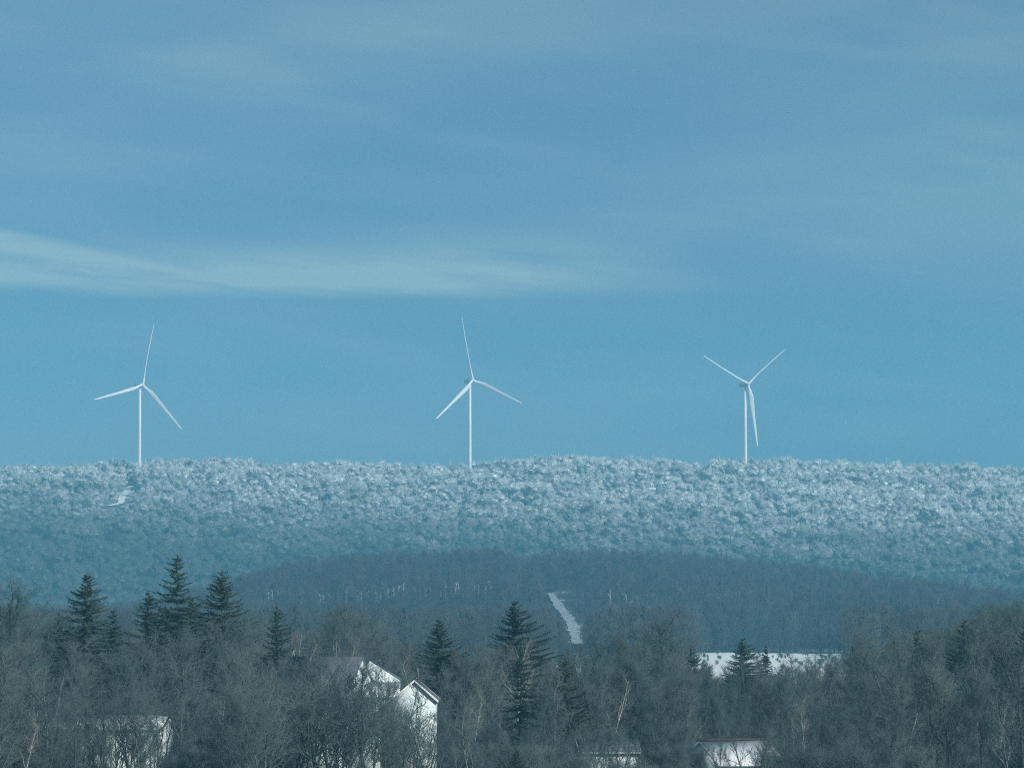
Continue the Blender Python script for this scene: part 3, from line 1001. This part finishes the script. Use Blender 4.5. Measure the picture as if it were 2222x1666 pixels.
# farmhouse
FY = 340.0
ax_, _, az_ = at(785, 1428, FY)
fh = tag(empty('farmhouse', (ax_, FY, 0)), 'white farmhouse with steep grey roof and small front gable half hidden by trees', 'house')
PHI = R(25)
Lm, Wm = 8.0, 8.4
rise_m = 4.7; eh_m = az_ - rise_m
cxm, cym = -Lm / 2 * math.cos(PHI), Lm / 2 * math.sin(PHI)
house_box(fh, '', Lm, Wm, eh_m, rise_m, M['siding'], M['roof_grey'], (cxm, cym, 0), -PHI, .18, False)
wx, _, wz = at(905, 1479, 336.0)
wl, _, _ = at(852, 1600, 336.0); wr, _, _ = at(945, 1600, 336.0)
_, _, we = at(905, 1519, 336.0)
Ww = wr - wl
house_box(fh, 'wing_', 9.0, Ww, we, wz - we, M['siding'], M['roof_grey'], ((wl + wr) / 2 - ax_, -4 + 4.5, 0), R(90), .28)
# connector with a snow covered lean-to roof
c0, _, _ = at(762, 1500, 338); c1 = wl - .01
_, _, zf = at(800, 1512, 337.5); _, _, zb = at(800, 1484, 341.5)
x0, x1 = c0 - ax_, c1 - ax_
me = poly_prism('connector_wall', [(-2.5, -.3), (1.5, -.3), (1.5, zb - .1), (-2.5, zf - .05)], x0, x1)
link('connector_wall', me, M['siding'], fh)
me = poly_prism('connector_roof', [(-2.8, zf - .1), (1.6, zb + .02), (1.6, zb + .22), (-2.8, zf + .12)], x0 - .1, x1 + .6)
link('connector_roof', me, M['snow'], fh)
# tall white rear block whose roof slopes down to the right
def exz(px_, py_): 
    q = at(px_, py_, 343.0); return q[0] - ax_, q[2]
ea, eb, ec, ed = exz(772, 1500), exz(802, 1432), exz(866, 1474), exz(866, 1700)
me = poly_prism('rear_wall', [(-ed[0], -.3), (-ed[0], ec[1]), (-eb[0], eb[1]), (-ea[0], ea[1]), (-ea[0], -.3)], 3.0, 7.5)
o = link('rear_wall', me, M['siding'], fh); o.rotation_euler = (0, 0, R(90))
me = poly_prism('rear_roof', [(-ec[0] - .1, ec[1] - .02), (-ec[0] - .1, ec[1] + .06), (-eb[0], eb[1] + .12), (-eb[0], eb[1] + .03)], 2.95, 7.6)
o = link('rear_roof', me, M['roof_grey'], fh); o.rotation_euler = (0, 0, R(90))
fl = link('flue_pipe', lathe('flue_pipe', [(.07, -1.0), (.07, .9), (.13, .92), (.13, 1.15), (.05, 1.25)], 12), M['pipe'], fh)
fl.location = (wx - ax_ + .05, -2.6, wz + .1)

# house at lower left
hx, _, hz = at(232, 1582, 330.0)
h2 = tag(empty('white_house', (hx, 333.5, 0), R(-6)), 'long white house with snowy roof and dark red roof edges at lower left', 'house')
house_box(h2, '', 10.9, 6.6, hz, 1.1, M['siding'], M['snow'], (0, 0, 0), 0, .3, True, (-1, 1), M['roof_red'])

# low white house at the bottom, right of centre
hx, _, hz = at(1318, 1632, 331.0)
h3 = tag(empty('white_house', (hx, 334.5, 0), R(4)), 'low white house with a white eave line at the bottom right of centre', 'house')
house_box(h3, '', 5.4, 6.4, hz, 1.0, M['siding'], M['roof_grey'], (0, 0, 0), 0, .3, True)
gt = link('gutter', poly_prism('gutter', [(-.07, 0), (.07, 0), (.07, .12), (-.07, .12)], -3.0, 3.0), M['trim'], h3)
gt.location = (0, -3.58, hz - .1)

# small building with a snowy roof, bottom right
PSI = R(25)
rx0, _, rz0 = at(1516, 1606, 322.0)
h4 = tag(empty('small_house', (rx0 + 3.7 * math.cos(PSI), 322 + 3.7 * math.sin(PSI), 0), PSI), 'small building with a snow covered roof and dark red ridge at bottom right', 'house')
house_box(h4, '', 6.8, 7.4, rz0 - 2.0 - .2, 2.0, M['siding'], M['snow'], (0, 0, 0), 0, .3, False)
rc = link('ridge_cap', poly_prism('ridge_cap', [(-.16, -.02), (.16, -.02), (0, .14)], -3.8, 3.8), M['roof_red'], h4)
rc.location = (0, 0, rz0 + .02)

# ------------------------------------------------------------------ haze
def box(name, lo, hi, mat):
    x0, y0, z0 = lo; x1, y1, z1 = hi
    V = [(x0, y0, z0), (x1, y0, z0), (x1, y1, z0), (x0, y1, z0), (x0, y0, z1), (x1, y0, z1), (x1, y1, z1), (x0, y1, z1)]
    Fq = np.array([(0, 3, 2, 1), (4, 5, 6, 7), (0, 1, 5, 4), (1, 2, 6, 5), (2, 3, 7, 6), (3, 0, 4, 7)])
    return link(name, mesh_np(name, V, [Fq]), mat)
HAZE_DENSITY = 0.00022
hm = bpy.data.materials.new('blue_air'); hm.use_nodes = True
nt = hm.node_tree
for n in list(nt.nodes): nt.nodes.remove(n)
out = nt.nodes.new('ShaderNodeOutputMaterial'); pv = nt.nodes.new('ShaderNodeVolumePrincipled')
pv.inputs['Color'].default_value = (0.225, 0.73, 0.98, 1)
pv.inputs['Density'].default_value = HAZE_DENSITY
pv.inputs['Anisotropy'].default_value = 0.0
nt.links.new(pv.outputs[0], out.inputs['Volume'])
hz_ = box('haze', (-1480, -60, -2.5), (1480, 4560, 345), hm)
tag(hz_, 'blue winter haze thickening towards the far ridge', 'haze', kind='stuff')

# ------------------------------------------------------------------ sun and sky
SUN_EL, SUN_AZ = R(29), R(140)     # azimuth clockwise from +Y (the view direction): right and behind
sd = (math.sin(SUN_AZ) * math.cos(SUN_EL), math.cos(SUN_AZ) * math.cos(SUN_EL), math.sin(SUN_EL))
sl = bpy.data.lights.new('sun', 'SUN'); sl.energy = 4.4; sl.angle = R(0.5); sl.color = (1.0, 0.97, 0.92)
so = bpy.data.objects.new('sun', sl); COL.objects.link(so)
so.location = (200, -200, 500)
so.rotation_euler = Vector(sd).to_track_quat('Z', 'Y').to_euler()

w = bpy.data.worlds.new('World'); S.world = w; w.use_nodes = True
nt = w.node_tree
bg = nt.nodes['Background']
sky = nt.nodes.new('ShaderNodeTexSky'); sky.sky_type = 'NISHITA'; sky.sun_disc = False
sky.sun_elevation = SUN_EL; sky.sun_rotation = SUN_AZ
sky.altitude = 300; sky.air_density = 1.0; sky.dust_density = 0.1; sky.ozone_density = 6.0
tc = nt.nodes.new('ShaderNodeTexCoord')
sx = nt.nodes.new('ShaderNodeSeparateXYZ'); nt.links.new(tc.outputs['Generated'], sx.inputs[0])
az = math_n(nt, 'MULTIPLY', math_n(nt, 'ARCTAN2', sx.outputs[0], sx.outputs[1]), 180 / math.pi)   # degrees
el = math_n(nt, 'MULTIPLY', math_n(nt, 'ARCSINE', sx.outputs[2]), 180 / math.pi)
# long thin streaks: noise stretched along the horizon and slightly tilted
def streak(sa, se, tilt, detail, seed, rough=.55):
    c = nt.nodes.new('ShaderNodeCombineXYZ')
    e2 = math_n(nt, 'ADD', el, math_n(nt, 'MULTIPLY', az, tilt))
    nt.links.new(math_n(nt, 'MULTIPLY', az, sa), c.inputs[0]); nt.links.new(math_n(nt, 'MULTIPLY', e2, se), c.inputs[1])
    c.inputs[2].default_value = seed
    return noise(nt, 1.0, detail, c.outputs[0], rough)
s1 = streak(.16, 1.1, .12, 4, 3.1)
s2 = streak(.30, 2.6, .10, 5, 9.7)
s3 = streak(.10, .45, -.05, 3, 5.2)
# the bank at left: flat base near 5.5 degrees, lobes whose tops slope down to the right
def inv(x): return math_n(nt, 'SUBTRACT', 1.0, x)
def mul(*a):
    r = a[0]
    for x in a[1:]: r = math_n(nt, 'MULTIPLY', r, x)
    return r
def lin(k, c): return math_n(nt, 'ADD', math_n(nt, 'MULTIPLY', az, k), c)
elw = math_n(nt, 'ADD', el, math_n(nt, 'MULTIPLY', math_n(nt, 'SUBTRACT', s2, .5), .35))
base = sstep(nt, math_n(nt, 'ADD', el, math_n(nt, 'MULTIPLY', math_n(nt, 'SUBTRACT', s2, .5), .12)), 5.36, 5.66)
l1 = mul(inv(sstep(nt, math_n(nt, 'SUBTRACT', elw, lin(-.21, 4.72)), -.10, .10)), inv(sstep(nt, az, -7.5, -3.5)))
l2 = mul(inv(sstep(nt, math_n(nt, 'SUBTRACT', elw, lin(-.13, 5.72)), -.55, .30)), sstep(nt, az, -8.2, -5.0), inv(sstep(nt, az, -3.4, .3)))
l3 = mul(inv(sstep(nt, math_n(nt, 'SUBTRACT', elw, lin(-.05, 6.35)), -.7, .55)), sstep(nt, az, -5.5, -1.5), inv(sstep(nt, az, -.2, 4.5)))
bank = mul(base, math_n(nt, 'ADD', math_n(nt, 'ADD', mul(l1, .95), mul(l2, .95)), mul(l3, .85)), math_n(nt, 'ADD', mul(math_n(nt, 'SUBTRACT', s2, .3), 2.6), .30))
rv = mul(sstep(nt, az, 1.5, 7.5), sstep(nt, el, 5.2, 6.6), inv(sstep(nt, el, 6.9, 8.6)), .34)
tv = mul(sstep(nt, el, 8.3, 10.4), .20)
bank = math_n(nt, 'ADD', math_n(nt, 'ADD', bank, rv), tv)
veil = math_n(nt, 'MULTIPLY', sstep(nt, s3, .40, .72), .20)
thin = math_n(nt, 'MULTIPLY', sstep(nt, s1, .45, .8), .20)
cl = math_n(nt, 'ADD', math_n(nt, 'ADD', bank, veil), thin, clamp=True)
skyc = nt.nodes.new('ShaderNodeMix'); skyc.data_type = 'RGBA'; skyc.blend_type = 'MULTIPLY'; skyc.inputs[0].default_value = 1.0
nt.links.new(sky.outputs[0], skyc.inputs[6]); nt.links.new(mixc(nt, sstep(nt, el, 1.5, 9.5), (0.30, 0.385, 0.535), (0.52, 0.58, 0.585)), skyc.inputs[7])
SKY_STR = 0.10
cloudc = (5.4, 6.7, 6.4)
nt.links.new(mixc(nt, math_n(nt, 'MULTIPLY', cl, .55), skyc.outputs[2], cloudc), bg.inputs['Color'])
bg.inputs['Strength'].default_value = SKY_STR

# ------------------------------------------------------------------ camera and render
cam = bpy.data.cameras.new('camera')
cam.sensor_width = 36.0; cam.lens = F / 2222.0 * 36.0
cam.clip_start = 0.5; cam.clip_end = 20000
co = bpy.data.objects.new('camera', cam); COL.objects.link(co)
co.location = (0, 0, CAM_Z); co.rotation_euler = (R(90) + PITCH, 0, 0)
S.camera = co
S.view_settings.view_transform = 'Standard'; S.view_settings.look = 'None'
S.view_settings.exposure = 0.0; S.view_settings.gamma = 1.0
S.cycles.use_denoising = False
S.cycles.filter_width = 1.15
S.cycles.sample_clamp_direct = 5.0; S.cycles.sample_clamp_indirect = 3.0
S.cycles.denoiser = 'OPENIMAGEDENOISE'
S.cycles.max_bounces = 5; S.cycles.diffuse_bounces = 2; S.cycles.volume_bounces = 1
S.cycles.transparent_max_bounces = 8
print('bare trees', nb)
